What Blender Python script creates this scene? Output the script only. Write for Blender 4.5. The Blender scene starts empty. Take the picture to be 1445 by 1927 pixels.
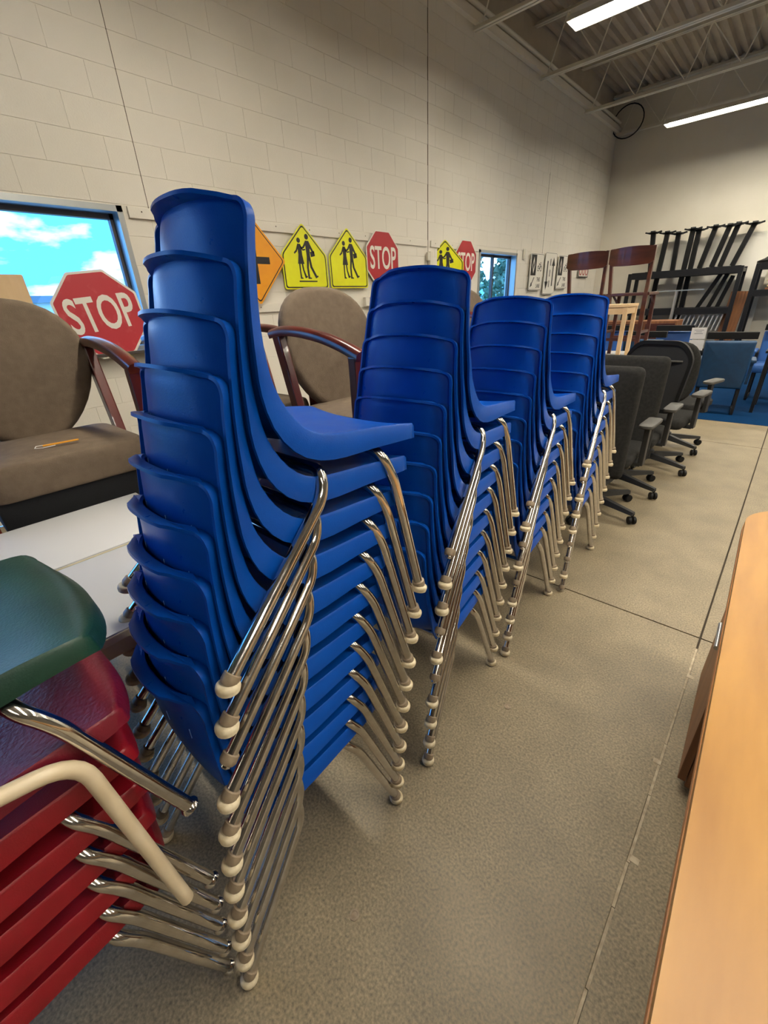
import bpy, bmesh, math, random
import numpy as np
from mathutils import Vector, Matrix, Euler
random.seed(7)
PI = math.pi
R_ = math.radians
col = bpy.context.scene.collection
scn = bpy.context.scene

# ------------------------------------------------------------------ camera
FPX, CX, CY, CAMH = 797.05, 722.5, 963.5, 1.36
yaw, pitch, roll = .75385518, .45136732, .05131515
_f = np.array([-math.sin(yaw)*math.cos(pitch), math.cos(yaw)*math.cos(pitch), -math.sin(pitch)])
_r = np.array([math.cos(yaw), math.sin(yaw), 0.]); _d = np.cross(_f, _r)
_c, _s = math.cos(roll), math.sin(roll)
RC = np.stack([_c*_r+_s*_d, -_s*_r+_c*_d, _f])
cam = bpy.data.cameras.new('camera'); cam.sensor_fit = 'HORIZONTAL'; cam.sensor_width = 36
cam.lens = FPX/1445*36; cam.clip_start = .02; cam.clip_end = 500
camo = bpy.data.objects.new('camera', cam); col.objects.link(camo)
camo.matrix_world = Matrix(((RC[0][0], -RC[1][0], -RC[2][0], 0), (RC[0][1], -RC[1][1], -RC[2][1], 0),
                            (RC[0][2], -RC[1][2], -RC[2][2], CAMH), (0, 0, 0, 1)))
scn.camera = camo
def at(px, py, axis, val):
    """the point where the sight line of a pixel meets the plane axis = val"""
    v = RC.T @ np.array([(px-CX)/FPX, (py-CY)/FPX, 1.]); o = np.array([0, 0, CAMH])
    return Vector(o + (val-o[axis])/v[axis]*v)
def proj(x, y, z):
    q = RC @ np.array([x, y, z-CAMH])
    return (CX+FPX*q[0]/q[2], CY+FPX*q[1]/q[2], q[2])

# ------------------------------------------------------------------ view, world, lamps
scn.view_settings.view_transform = 'Standard'; scn.view_settings.look = 'None'
scn.view_settings.exposure = 0.15; scn.view_settings.gamma = 1; scn.view_settings.use_curve_mapping = False
w = bpy.data.worlds.new('sky'); scn.world = w; w.use_nodes = True
nt = w.node_tree; N = nt.nodes; N.clear()
o_ = N.new('ShaderNodeOutputWorld'); bg = N.new('ShaderNodeBackground')
tc = N.new('ShaderNodeTexCoord'); mp = N.new('ShaderNodeMapping'); mp.inputs['Scale'].default_value = (1, 1, 2.6)
nz = N.new('ShaderNodeTexNoise'); nz.inputs['Scale'].default_value = 5.5; nz.inputs['Detail'].default_value = 7
rp = N.new('ShaderNodeValToRGB')
rp.color_ramp.elements[0].position = .50; rp.color_ramp.elements[0].color = (.009, .055, .16, 1)
rp.color_ramp.elements[1].position = .74; rp.color_ramp.elements[1].color = (.20, .27, .36, 1)
L = nt.links
L.new(tc.outputs['Generated'], mp.inputs[0]); L.new(mp.outputs[0], nz.inputs['Vector']); L.new(nz.outputs[0], rp.inputs[0])
L.new(rp.outputs[0], bg.inputs[0]); bg.inputs[1].default_value = 27.0; L.new(bg.outputs[0], o_.inputs[0])
FIX_Y = (-2.6, 1.8, 6.2, 10.6); FIX_X = (-2.68, -.08, 2.52, 5.12); FIX_Z = 4.0
LAMP_W = 46; LAMP_COL = (1, .93, .80)

# ------------------------------------------------------------------ materials
def lin(r, g, b):
    f = lambda c: (c/255/12.92) if c/255 <= .04045 else ((c/255+.055)/1.055)**2.4
    return (f(r), f(g), f(b), 1)
M = {}
def mat(name, c, rough=.5, metal=0, c2=None, nscale=8, bump=0, bscale=60, spec=.5, coat=0, emit=None, estr=0,
        world=False, stretch=None, coarse=None, nlo=.35, nhi=.65, trans=0, rvar=0, detail=5):
    m = bpy.data.materials.new(name); m.use_nodes = True; t = m.node_tree; b = t.nodes['Principled BSDF']
    b.inputs['Base Color'].default_value = c; b.inputs['Roughness'].default_value = rough
    b.inputs['Metallic'].default_value = metal; b.inputs['Specular IOR Level'].default_value = spec
    b.inputs['Coat Weight'].default_value = coat; b.inputs['Transmission Weight'].default_value = trans
    if emit: b.inputs['Emission Color'].default_value = emit; b.inputs['Emission Strength'].default_value = estr
    if world: src = t.nodes.new('ShaderNodeNewGeometry').outputs['Position']
    else: src = t.nodes.new('ShaderNodeTexCoord').outputs['Object']
    if stretch:
        mpn = t.nodes.new('ShaderNodeMapping'); mpn.inputs['Scale'].default_value = stretch
        t.links.new(src, mpn.inputs[0]); src = mpn.outputs[0]
    if c2 or rvar:
        n = t.nodes.new('ShaderNodeTexNoise'); n.inputs['Scale'].default_value = nscale; n.inputs['Detail'].default_value = detail
        t.links.new(src, n.inputs['Vector'])
        if c2:
            r = t.nodes.new('ShaderNodeValToRGB'); e = r.color_ramp.elements
            e[0].position = nlo; e[0].color = c; e[1].position = nhi; e[1].color = c2
            t.links.new(n.outputs[0], r.inputs[0]); outc = r.outputs[0]
            if coarse:
                n3 = t.nodes.new('ShaderNodeTexNoise'); n3.inputs['Scale'].default_value = coarse[0]; n3.inputs['Detail'].default_value = 6; t.links.new(src, n3.inputs['Vector'])
                m3 = t.nodes.new('ShaderNodeMapRange'); m3.inputs[1].default_value = .3; m3.inputs[2].default_value = .7; m3.inputs[3].default_value = 1-coarse[1]; m3.inputs[4].default_value = 1+coarse[1]
                mm = t.nodes.new('ShaderNodeMix'); mm.data_type = 'RGBA'; mm.blend_type = 'MULTIPLY'; mm.inputs['Factor'].default_value = 1
                t.links.new(n3.outputs[0], m3.inputs[0]); t.links.new(outc, mm.inputs[6]); t.links.new(m3.outputs[0], mm.inputs[7]); outc = mm.outputs[2]
            t.links.new(outc, b.inputs['Base Color'])
        if rvar:
            mr = t.nodes.new('ShaderNodeMapRange'); mr.inputs[1].default_value = .3; mr.inputs[2].default_value = .7
            mr.inputs[3].default_value = rough-rvar; mr.inputs[4].default_value = rough+rvar
            t.links.new(n.outputs[0], mr.inputs[0]); t.links.new(mr.outputs[0], b.inputs['Roughness'])
    if bump:
        n2 = t.nodes.new('ShaderNodeTexNoise'); n2.inputs['Scale'].default_value = bscale; n2.inputs['Detail'].default_value = 3
        bp = t.nodes.new('ShaderNodeBump'); bp.inputs['Strength'].default_value = bump; bp.inputs['Distance'].default_value = .004
        t.links.new(src, n2.inputs['Vector']); t.links.new(n2.outputs[0], bp.inputs['Height']); t.links.new(bp.outputs[0], b.inputs['Normal'])
    M[name] = m
    return m
mat('wall', lin(222, 216, 202), .55, c2=lin(228, 222, 209), nscale=1.2, bump=.25, bscale=90, world=True)
mat('wall_darkened', lin(104, 97, 86), .7, c2=lin(84, 78, 68), nscale=1, world=True)  # for the unseen walls, colour darkened to weaken their bounce and reflections
mat('wall_back', lin(218, 211, 194), .6, c2=lin(224, 218, 202), nscale=1.5, bump=.15, world=True)
mat('joint_dark', lin(96, 84, 66), .8)
mat('deck', lin(188, 175, 154), .55, c2=lin(200, 187, 166), nscale=3, world=True)
mat('joist', lin(232, 226, 210), .5)
mat('concrete', lin(91, 81, 63), .55, c2=lin(154, 139, 111), nscale=150, bump=.06, bscale=160, world=True, nlo=.25, nhi=.78, rvar=.06, detail=3, coarse=(6, .13))
mat('floor_base', lin(66, 58, 46), .9)
mat('filler', lin(176, 162, 138), .8, c2=lin(140, 126, 104), nscale=40)
mat('carpet', lin(5, 38, 72), .95, c2=lin(8, 48, 86), spec=.05, nscale=160, bump=.4, bscale=300, world=True)
mat('blue', lin(2, 63, 149), .32, c2=lin(4, 69, 158), nscale=14, bump=.08, bscale=420, spec=.2, rvar=.05)
mat('rib_mark', lin(120, 160, 220), .5)
mat('red', lin(118, 10, 20), .38, c2=lin(132, 14, 26), nscale=12, bump=.1, bscale=380)
mat('burgundy', lin(104, 16, 34), .34, c2=lin(116, 22, 40), nscale=10, bump=.25, bscale=150)
mat('green', lin(8, 44, 34), .4, c2=lin(14, 54, 42), nscale=12, bump=.15, bscale=260)
mat('chrome', (.76, .73, .69, 1), .12, 1, c2=(.60, .57, .53, 1), nscale=30, rvar=.06)
mat('cream_paint', lin(206, 190, 160), .4, c2=lin(196, 178, 146), nscale=18)
mat('glide', lin(216, 204, 176), .5, c2=lin(186, 168, 132), nscale=60)
mat('collar', lin(150, 134, 112), .45, c2=lin(126, 110, 90), nscale=50)
mat('table_white', lin(206, 206, 206), .16, spec=.7, c2=lin(206, 206, 206), nscale=5)
mat('table_edge', lin(222, 212, 180), .4)
mat('dark_metal', lin(22, 22, 24), .4, .3)
mat('black', lin(9, 9, 10), .55, spec=.3)
mat('black_matte', lin(12, 13, 17), .85, bump=.2, bscale=300)
mat('tan', lin(99, 85, 70), .75, c2=lin(108, 93, 77), nscale=30, bump=.5, bscale=330, spec=.3)
mat('mahogany', lin(92, 26, 18), .28, c2=lin(60, 14, 10), nscale=10, stretch=(1, 1, .15), coat=.3)
mat('walnut', lin(88, 42, 22), .35, c2=lin(62, 27, 14), nscale=14, stretch=(.15, 1, 1), coat=.2)
mat('maple', lin(170, 122, 52), .42, c2=lin(148, 101, 38), nscale=9, stretch=(1.5, .25, 1), coat=0, bump=.03, bscale=40, detail=6)
mat('maple_edge', lin(190, 126, 66), .45, c2=lin(150, 92, 44), nscale=30, stretch=(.2, .2, 8))
mat('wood_pale', lin(222, 190, 146), .45, c2=lin(206, 172, 126), nscale=8, stretch=(1, .2, 1))
mat('wood_mid', lin(140, 92, 54), .5, c2=lin(110, 66, 36), nscale=9, stretch=(3, 1, .2))
mat('steel', lin(190, 190, 188), .3, .9)
mat('alu', lin(176, 180, 180), .35, .75)
mat('alu_dark', lin(84, 78, 74), .4, .5)
mat('office_fabric', lin(38, 37, 36), .95, c2=lin(46, 45, 43), nscale=60, bump=.4, bscale=500, spec=.2)
mat('office_plastic', lin(40, 40, 40), .5)
mat('arm_pad', lin(74, 72, 68), .6)
mat('mesh_black', lin(20, 21, 23), .7, bump=.3, bscale=600)
mat('blue_vinyl', lin(6, 50, 84), .5, c2=lin(9, 58, 94), nscale=20)
mat('blue_light', lin(38, 84, 148), .45)
mat('s_red', lin(172, 20, 34), .4, c2=lin(162, 16, 30), nscale=5)
mat('s_red_worn', lin(176, 34, 46), .45, c2=lin(196, 84, 88), nscale=9, nlo=.55, nhi=.8)
mat('s_white', lin(226, 222, 210), .45)
mat('s_yellow', lin(234, 236, 4), .4, c2=lin(226, 224, 6), nscale=6)
mat('s_orange', lin(236, 160, 18), .4, c2=lin(228, 148, 14), nscale=6)
mat('s_black', lin(16, 16, 18), .5)
mat('paper', lin(236, 232, 228), .7)
mat('grey_print', lin(150, 146, 150), .7)
mat('orange_stick', lin(232, 160, 40), .6)
mat('light_body', lin(222, 218, 204), .4)
mat('tube_glow', (1, 1, 1, 1), .5, emit=(1, .93, .80, 1), estr=52)
mat('bld_white', lin(226, 228, 232), .7); mat('bld_roof', lin(120, 132, 146), .6)
mat('grass', lin(112, 130, 92), .9); mat('leaf', lin(74, 112, 88), .8, c2=lin(124, 156, 128), nscale=3)
mat('wire', lin(60, 70, 80), .7)
gl = mat('glass', (1, 1, 1, 1), 0.0)
t = gl.node_tree; t.nodes.clear()
go = t.nodes.new('ShaderNodeOutputMaterial'); mx = t.nodes.new('ShaderNodeMixShader'); tr = t.nodes.new('ShaderNodeBsdfTransparent')
gs = t.nodes.new('ShaderNodeBsdfGlossy'); gs.inputs['Roughness'].default_value = .02; mx.inputs[0].default_value = .06
tr.inputs[0].default_value = (.93, .97, .97, 1)
t.links.new(tr.outputs[0], mx.inputs[1]); t.links.new(gs.outputs[0], mx.inputs[2]); t.links.new(mx.outputs[0], go.inputs[0])

# ------------------------------------------------------------------ mesh helpers
class MB:
    def __init__(s): s.v = []; s.f = []; s.m = []; s.k = 0
    def add(s, vs, fs, mi=None):
        b = len(s.v); s.v += [tuple(v) for v in vs]; s.f += [tuple(b+i for i in f) for f in fs]
        s.m += [s.k if mi is None else mi]*len(fs); return s
    def box(s, c, size, rot=None, ch=0, mi=None):
        """a box, optionally with all edges chamfered by ch"""
        hx, hy, hz = [a/2 for a in size]; c = Vector(c)
        if ch <= 0:
            vs = [Vector((x, y, z)) for x in (-hx, hx) for y in (-hy, hy) for z in (-hz, hz)]
            fs = [(0, 1, 3, 2), (4, 6, 7, 5), (0, 4, 5, 1), (2, 3, 7, 6), (0, 2, 6, 4), (1, 5, 7, 3)]
        else:
            bm = bmesh.new(); bmesh.ops.create_cube(bm, size=1)
            for v in bm.verts: v.co = Vector((v.co.x*size[0], v.co.y*size[1], v.co.z*size[2]))
            bmesh.ops.bevel(bm, geom=bm.edges[:], offset=ch, segments=2, profile=.6, affect='EDGES')
            bm.verts.ensure_lookup_table(); vs = [v.co.copy() for v in bm.verts]; fs = [[v.index for v in f.verts] for f in bm.faces]; bm.free()
        if rot is not None: vs = [rot @ v for v in vs]
        return s.add([c+v for v in vs], fs, mi)
    def bar(s, p, q, wx, wy, up=(0, 0, 1), ch=0, mi=None):
        p, q = Vector(p), Vector(q); d = q-p; z = d.normalized(); u = Vector(up)
        if abs(z.dot(u)) > .98: u = Vector((1, 0, 0))
        x = u.cross(z).normalized(); y = z.cross(x)
        return s.box((p+q)/2, (wx, wy, d.length), Matrix((x, y, z)).transposed(), ch, mi)
    def tube(s, pts, r, n=10, cap=True, mi=None):
        pts = [Vector(p) for p in pts]; m = len(pts); rs = r if isinstance(r, (list, tuple)) else [r]*m
        T = [(pts[min(i+1, m-1)]-pts[max(i-1, 0)]).normalized() for i in range(m)]
        u = Vector((0, 0, 1)) if abs(T[0].z) < .9 else Vector((1, 0, 0)); x = u.cross(T[0]).normalized(); vs = []
        for i in range(m):
            x = (x - T[i]*x.dot(T[i])).normalized(); y = T[i].cross(x)
            vs += [pts[i]+(x*math.cos(2*PI*k/n)+y*math.sin(2*PI*k/n))*rs[i] for k in range(n)]
        fs = [(i*n+k, i*n+(k+1) % n, (i+1)*n+(k+1) % n, (i+1)*n+k) for i in range(m-1) for k in range(n)]
        if cap: fs += [tuple(range(n))[::-1], tuple((m-1)*n+k for k in range(n))]
        return s.add(vs, fs, mi)
    def lathe(s, prof, n=16, o=(0, 0, 0), rot=None, mi=None):
        o = Vector(o); vs = []
        for r, z in prof:
            for k in range(n):
                v = Vector((r*math.cos(2*PI*k/n), r*math.sin(2*PI*k/n), z)); vs.append(o+(rot @ v if rot is not None else v))
        m = len(prof); fs = [(i*n+k, i*n+(k+1) % n, (i+1)*n+(k+1) % n, (i+1)*n+k) for i in range(m-1) for k in range(n)]
        if prof[0][0] > 0: fs.append(tuple(range(n))[::-1])
        if prof[-1][0] > 0: fs.append(tuple((m-1)*n+k for k in range(n)))
        return s.add(vs, fs, mi)
    def prism(s, poly, z0, z1, mi=None):
        """polygon in XY extruded in Z"""
        n = len(poly); vs = [(x, y, z0) for x, y in poly]+[(x, y, z1) for x, y in poly]
        fs = [tuple(range(n))[::-1], tuple(range(n, 2*n))]+[(i, (i+1) % n, n+(i+1) % n, n+i) for i in range(n)]
        return s.add(vs, fs, mi)
    def ring(s, po, pi, z0, z1, mi=None):
        n = len(po); vs = [(x, y, z1) for x, y in po]+[(x, y, z1) for x, y in pi]+[(x, y, z0) for x, y in po]+[(x, y, z0) for x, y in pi]
        fs = []
        for i in range(n):
            j = (i+1) % n; fs += [(i, j, n+j, n+i), (2*n+j, 2*n+i, 3*n+i, 3*n+j), (j, i, 2*n+i, 2*n+j), (n+i, n+j, 3*n+j, 3*n+i)]
        return s.add(vs, fs, mi)
    def mesh(s, name, mats, smooth=0):
        me = bpy.data.meshes.new(name); me.from_pydata(s.v, [], s.f)
        for mm in (mats if isinstance(mats, (list, tuple)) else [mats]): me.materials.append(M[mm])
        if any(s.m): me.polygons.foreach_set('material_index', s.m)
        bm = bmesh.new(); bm.from_mesh(me); bmesh.ops.recalc_face_normals(bm, faces=bm.faces[:]); bm.to_mesh(me); bm.free()
        if smooth:
            me.polygons.foreach_set('use_smooth', [True]*len(me.polygons)); me.set_sharp_from_angle(angle=R_(smooth))
        me.update(); return me
    def build(s, name, mats, parent=None, smooth=0, loc=None, rot=None):
        return put(name, s.mesh(name, mats, smooth), parent, loc, rot)
def put(name, me, parent=None, loc=None, rot=None):
    o = bpy.data.objects.new(name, me); col.objects.link(o)
    if parent: o.parent = parent
    if loc is not None: o.location = loc
    if rot is not None: o.rotation_euler = rot
    return o
def tag(o, label, cat, group=None, kind=None):
    o['label'] = label
    if cat: o['category'] = cat
    if group: o['group'] = group
    if kind: o['kind'] = kind
    return o
def struct(o): o['kind'] = 'structure'; return o
def thing(name, label, cat, loc=(0, 0, 0), rot=(0, 0, 0), group=None):
    return tag(put(name, None, None, loc, rot), label, cat, group)
def copy_tree(o, parent=None):
    c = o.copy(); col.objects.link(c)
    if parent: c.parent = parent
    for ch in list(o.children): copy_tree(ch, c)
    return c
def fillet(pts, r, n=6):
    pts = [Vector(p) for p in pts]; out = [pts[0]]
    for i in range(1, len(pts)-1):
        a, b, c = pts[i-1], pts[i], pts[i+1]; d1 = (a-b).normalized(); d2 = (c-b).normalized()
        k = min(r, (a-b).length*.48, (c-b).length*.48); p, q = b+d1*k, b+d2*k
        for j in range(n+1):
            u = j/n; out.append(p*(1-u)**2+b*2*u*(1-u)+q*u*u)
    out.append(pts[-1]); return out
def catmull(P, n):
    """smooth curve through the rows of P, n points per span"""
    P = [np.array(p, float) for p in P]; out = []
    for i in range(len(P)-1):
        p0, p1, p2, p3 = P[max(i-1, 0)], P[i], P[i+1], P[min(i+2, len(P)-1)]
        for j in range(n):
            u = j/n; out.append(.5*((2*p1)+(p2-p0)*u+(2*p0-5*p1+4*p2-p3)*u*u+(3*p1-3*p2+p3-p0)*u**3))
    out.append(P[-1]); return out
def ngon(n, r, a0=0, sx=1, sy=1): return [(r*sx*math.cos(a0+2*PI*i/n), r*sy*math.sin(a0+2*PI*i/n)) for i in range(n)]
def rpoly(poly, r, n=4): 
    m = len(poly); out = []
    for i in range(m):
        a, b, c = [Vector((*poly[(i+k) % m], 0)) for k in (-1, 0, 1)]
        d1 = (a-b).normalized(); d2 = (c-b).normalized(); p, q = b+d1*r, b+d2*r
        for j in range(n+1):
            u = j/n; v = p*(1-u)**2+b*2*u*(1-u)+q*u*u; out.append((v.x, v.y))
    return out
def text_mesh(txt, size, mi_mat, sx=1, depth=.0004, bold=0):
    cu = bpy.data.curves.new('lettering', 'FONT'); cu.body = txt; cu.size = size; cu.align_x = 'CENTER'; cu.align_y = 'CENTER'
    cu.extrude = depth; cu.offset = bold; cu.resolution_u = 4; o = bpy.data.objects.new('lettering', cu); col.objects.link(o)
    dg = bpy.context.evaluated_depsgraph_get(); me = bpy.data.meshes.new_from_object(o.evaluated_get(dg))
    bpy.data.objects.remove(o)
    me.transform(Matrix.Diagonal((sx, 1, 1, 1))); me.materials.clear(); me.materials.append(M[mi_mat]); return me

# ------------------------------------------------------------------ the room
WX, YB, YF, XR, ZL, ZD = -4.09, 12.42, -6.0, 9.0, 4.60, 5.16
WIN1 = (-.45, 1.60, 1.13, 2.14); WIN2 = (6.86, 8.16, 1.13, 2.10); WIN3 = (-5.2, -.75, .15, 3.5)
def wall_pieces(mb, x0, x1, y0, y1, z0, z1, holes):
    ys = sorted({y0, y1, *[h[0] for h in holes], *[h[1] for h in holes]})
    for a, b in zip(ys[:-1], ys[1:]):
        hs = [h for h in holes if h[0] < (a+b)/2 < h[1]]; z = z0
        for h in sorted(hs, key=lambda h: h[2]):
            mb.box(((x0+x1)/2, (a+b)/2, (z+h[2])/2), (x1-x0, b-a, h[2]-z)); z = h[3]
        mb.box(((x0+x1)/2, (a+b)/2, (z+z1)/2), (x1-x0, b-a, z1-z))
mb = MB(); wall_pieces(mb, WX-.2, WX-.0035, YF, YB, 0, ZL, [WIN1, WIN2, WIN3])
wall_left = struct(mb.build('wall_left', 'wall'))
mb = MB(); mb.box((WX-.17, (YF+YB)/2, (ZL+ZD)/2+.1), (.06, YB-YF, ZD-ZL+.2)); struct(mb.build('wall_upper_left', 'deck'))
mb = MB(); mb.box(((WX+XR)/2-.1, YB+.1, ZD/2+.1), (XR-WX+.2, .2, ZD+.2)); struct(mb.build('wall_back', 'wall_back'))
mb = MB(); mb.box((XR+.1, (YF+YB)/2, ZD/2+.1), (.2, YB-YF, ZD+.2)); struct(mb.build('wall_right', 'wall_darkened'))
mb = MB(); mb.box(((WX+XR)/2, YF-.1, ZD/2+.1), (XR-WX+.4, .2, ZD+.2)); struct(mb.build('wall_front', 'wall_darkened'))
# painted concrete blocks, running bond: the 300 that show largest are parts, the others one stuff part
CH, BL, Z0 = .2032, .4064, .119
blocks = []
for r in range(-1, 23):
    za, zb = Z0+r*CH, Z0+(r+1)*CH
    za = max(za, 0); zb = min(zb, ZL)
    if zb-za < .03: continue
    off = (r % 2)*BL/2; k0 = int((YF-1.81)/BL)-2
    for k in range(k0, k0+60):
        a, b = 1.81+off+k*BL, 1.81+off+(k+1)*BL
        for cj in (1.81, 5.51, 9.21):
            if a < cj-.01 < b and abs(b-cj) > .01: pass
        segs = [(max(a, -1.0), min(b, YB))]
        for h in (WIN1, WIN2, WIN3):
            if zb > h[2]+.02 and za < h[3]-.02:
                new = []
                for p, q in segs:
                    if q <= h[0] or p >= h[1]: new.append((p, q))
                    else: new += [(p, h[0])] if p < h[0] else []; new += [(h[1], q)] if q > h[1] else []
                segs = new
        out = []
        for p, q in segs:
            for cj in (1.81, 5.51, 9.21):
                if p < cj-.001 and q > cj+.001: out.append((cj, q)); q = cj
            out.append((p, q))
        for p, q in out:
            if q-p > .05: blocks.append((p, q, za, zb))
def block_key(b):
    u, v, dpt = proj(WX, (b[0]+b[1])/2, (b[2]+b[3])/2)
    vis = dpt > 0 and -60 < u < 1505 and -60 < v < 700
    return (0 if vis else 1, dpt)
blocks.sort(key=block_key)
def block_verts(mb, y0, y1, z0, z1):
    g, c = .0012, .0022; xf, xb = WX, WX-.0056
    h, e = .0005, .0012
    a = [(xb, y0+h, z0+g), (xb, y1-h, z0+g), (xb, y1-h, z1-g), (xb, y0+h, z1-g)]
    b = [(xf, y0+h+e, z0+g+c), (xf, y1-h-e, z0+g+c), (xf, y1-h-e, z1-g-c), (xf, y0+h+e, z1-g-c)]
    mb.add(a+b, [(4, 5, 6, 7), (0, 1, 5, 4), (1, 2, 6, 5), (2, 3, 7, 6), (3, 0, 4, 7)])
cache = {}
rest = MB()
for i, b in enumerate(blocks):
    if i < 300:
        key = (round(b[1]-b[0], 3), round(b[3]-b[2], 3))
        if key not in cache:
            m1 = MB(); m1.k = 0; xx = WX; block_verts(m1, 0, b[1]-b[0], 0, b[3]-b[2]); cache[key] = m1.mesh('block', 'wall')
        put('block', cache[key], wall_left, (0, b[0], b[2]))
    else: block_verts(rest, *b)
o = rest.build('distant_blocks', 'wall', wall_left); o['kind'] = 'stuff'
for y, za, zb, wd in ((1.81, 2.14, 4.2, .004), (5.51, 1.0, 4.6, .008), (9.21, 2.14, 3.4, .004)):
    MB().box((WX-.0005, y, (za+zb)/2), (.006, wd, zb-za)).build('control_joint', 'joint_dark', wall_left)
# ledge at the top of the block wall
mb = MB(); mb.box((WX-.07, (YF+YB)/2, ZL+.03), (.2, YB-YF, .06)); mb.box((WX+.045, (YF+YB)/2, ZL-.03), (.07, YB-YF, .09)); struct(mb.build('trim_1', 'joist'))
# windows
def window(i, W, sash, rails=()):
    y0, y1, z0, z1 = W; root = struct(put('window_%d' % i, None, None, (WX-.1, (y0+y1)/2, z0)))
    hw, h = (y1-y0)/2, z1-z0
    m = MB()
    for a in (-1, 1): m.box((.02, a*(hw-.02), h/2), (.19, .04, h)); 
    m.box((.02, 0, h-.02), (.19, 2*hw, .04)); m.box((.03, 0, .015), (.2, 2*hw, .03)); m.build('frame', 'alu', root)
    m = MB(); x = -.02
    ds = [-hw+.05+(2*hw-.1)*k/(1+sash) for k in range(2+sash)]
    for zz in rails: m.box((x, 0, zz), (.05, 2*hw-.08, .035))
    for a in ds: m.box((x, a, h/2), (.05, .035, h-.08))
    m.box((x, 0, h-.06), (.05, 2*hw-.08, .035)); m.box((x, 0, .05), (.05, 2*hw-.08, .035)); m.build('sash', 'alu_dark', root)
    for a, b in zip(ds[:-1], ds[1:]):
        MB().box((x, (a+b)/2, h/2), (.006, b-a-.035, h-.13)).build('pane', 'glass', root)
    MB().box((.155, 0, -.012), (.13, 2*hw+.06, .024), ch=.004).build('sill', 'alu_dark', root)
window(1, WIN1, 0); window(2, WIN2, 1); window(3, WIN3, 3, (1.1, 2.2))
# floor: concrete slabs with saw-cut joints, a blue carpet beyond
JX, JY, SP = .031, 1.932, 3.25
floor = struct(MB().box(((WX+XR)/2, (YF+YB)/2, -.06), (XR-WX, YB-YF, .1)).build('floor', 'floor_base'))
CY0 = 6.12
xs = [WX]+[JX+SP*k for k in range(-2, 4) if WX+.2 < JX+SP*k < XR-.2]+[XR]
ysl = [YF]+[JY+SP*k for k in range(-3, 3) if YF+.2 < JY+SP*k < CY0-.2]+[CY0]
for a, b in zip(xs[:-1], xs[1:]):
    for c, d in zip(ysl[:-1], ysl[1:]):
        MB().box(((a+b)/2, (c+d)/2, -.006), (b-a-.007, d-c-.007, .012), ch=.002).build('slab', 'concrete', floor)
fl = MB(); y = -.4
while y < 1.78:
    L1 = random.uniform(.1, .3); fl.box((JX+random.uniform(-.001, .001), y+L1/2, -.0045), (.0075, L1-.0015, .0075), ch=.001); y += L1
for yy, dx in ((.86, .012), (1.2, -.008), (1.66, .007)): fl.box((JX+dx, yy, .0004), (.022, .018, .002), ch=.0008)
fl.build('joint_filler', 'filler', floor)
struct(MB().box(((WX+XR)/2, (CY0+YB)/2, -.004), (XR-WX, YB-CY0, .016), ch=.003).build('floor_carpet', 'carpet'))
for px, py, rr in ((955, 1330, .012), (667, 1722, .012)):
    p = at(px, py, 2, 0); m = MB(); m.lathe([(rr, 0), (rr, .002), (rr*.7, .002), (rr*.6, .0006), (.001, .001)], 14); o = m.build('floor_anchor', 'collar', None, 30, (p.x, p.y, 0))
    tag(o, 'small round metal anchor set in the concrete %s' % ('beside the second blue stack' if px > 900 else 'in front of the nearest blue stack'), 'anchor')
# ceiling: ribbed steel deck, bar joists
m = MB(); P_ = .152; x = WX-.2; prof = []
while x < XR:
    prof += [(x, 0), (x+.055, 0), (x+.075, .06), (x+.132, .06)]; x += P_
vs = [(a, YF, ZD+b) for a, b in prof]+[(a, YB, ZD+b) for a, b in prof]; n = len(prof)
m.add(vs, [(i, i+1, n+i+1, n+i) for i in range(n-1)])
m.box(((WX+XR)/2, (YF+YB)/2, ZD+.16), (XR-WX+.4, YB-YF+.4, .04)); struct(m.build('ceiling', 'deck'))
def joist(y, label):
    root = thing('bar_joist', label, 'joist', (0, y, ZD), (0, 0, 0), 'bar joists under the roof deck')
    zb = 4.45-ZD
    for nm, zc, xa in (('bottom_chord', zb, WX+.03), ('top_chord', -.06, WX-.12)):
        mm = MB()
        for s in (-1, 1): mm.box(((xa+XR)/2, s*.028, zc), (XR-xa, .042, .008)); mm.box(((xa+XR)/2, s*.010, zc+.024), (XR-xa, .006, .05))
        mm.build(nm, 'joist', root)
    x = -3.95; mm = MB()
    while x < XR-.8:
        mm.tube([(x, 0, zb+.03), (x+.24, 0, -.05)], .009, 6); mm.tube([(x+.24, 0, -.05), (x+.74, 0, zb+.03)], .009, 6); x += .74
    mm.build('web', 'joist', root)
JO = {6.47: 'bar joist with angle bottom chord nearest the camera, over the second stop sign', 8.43: 'second visible bar joist from the camera, over the far window',
      10.42: 'third visible bar joist, between the two glowing light fixtures', 12.3: 'farthest bar joist, close to the back wall',
      4.5: 'bar joist overhead, just out of the picture above'}
for y in JO: joist(y, JO[y])
m = MB(); m.tube([(WX+.04, -1, 4.70), (WX+.04, YB, 4.70)], .03, 10)
tag(m.build('roof_pipe', 'joist', None, 40), 'painted pipe running along the top of the block wall', 'pipe')
m = MB(); cc = at(1168, 232, 1, 12.2); m.tube([(cc.x+.14+.30*math.cos(a/24*2*PI), 12.2, cc.z+.28*math.sin(a/24*2*PI)) for a in range(25)], .012, 6)
tag(m.build('cable_coil', 'black', None, 40), 'coiled black cable hanging from the farthest joist', 'cable')
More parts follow.
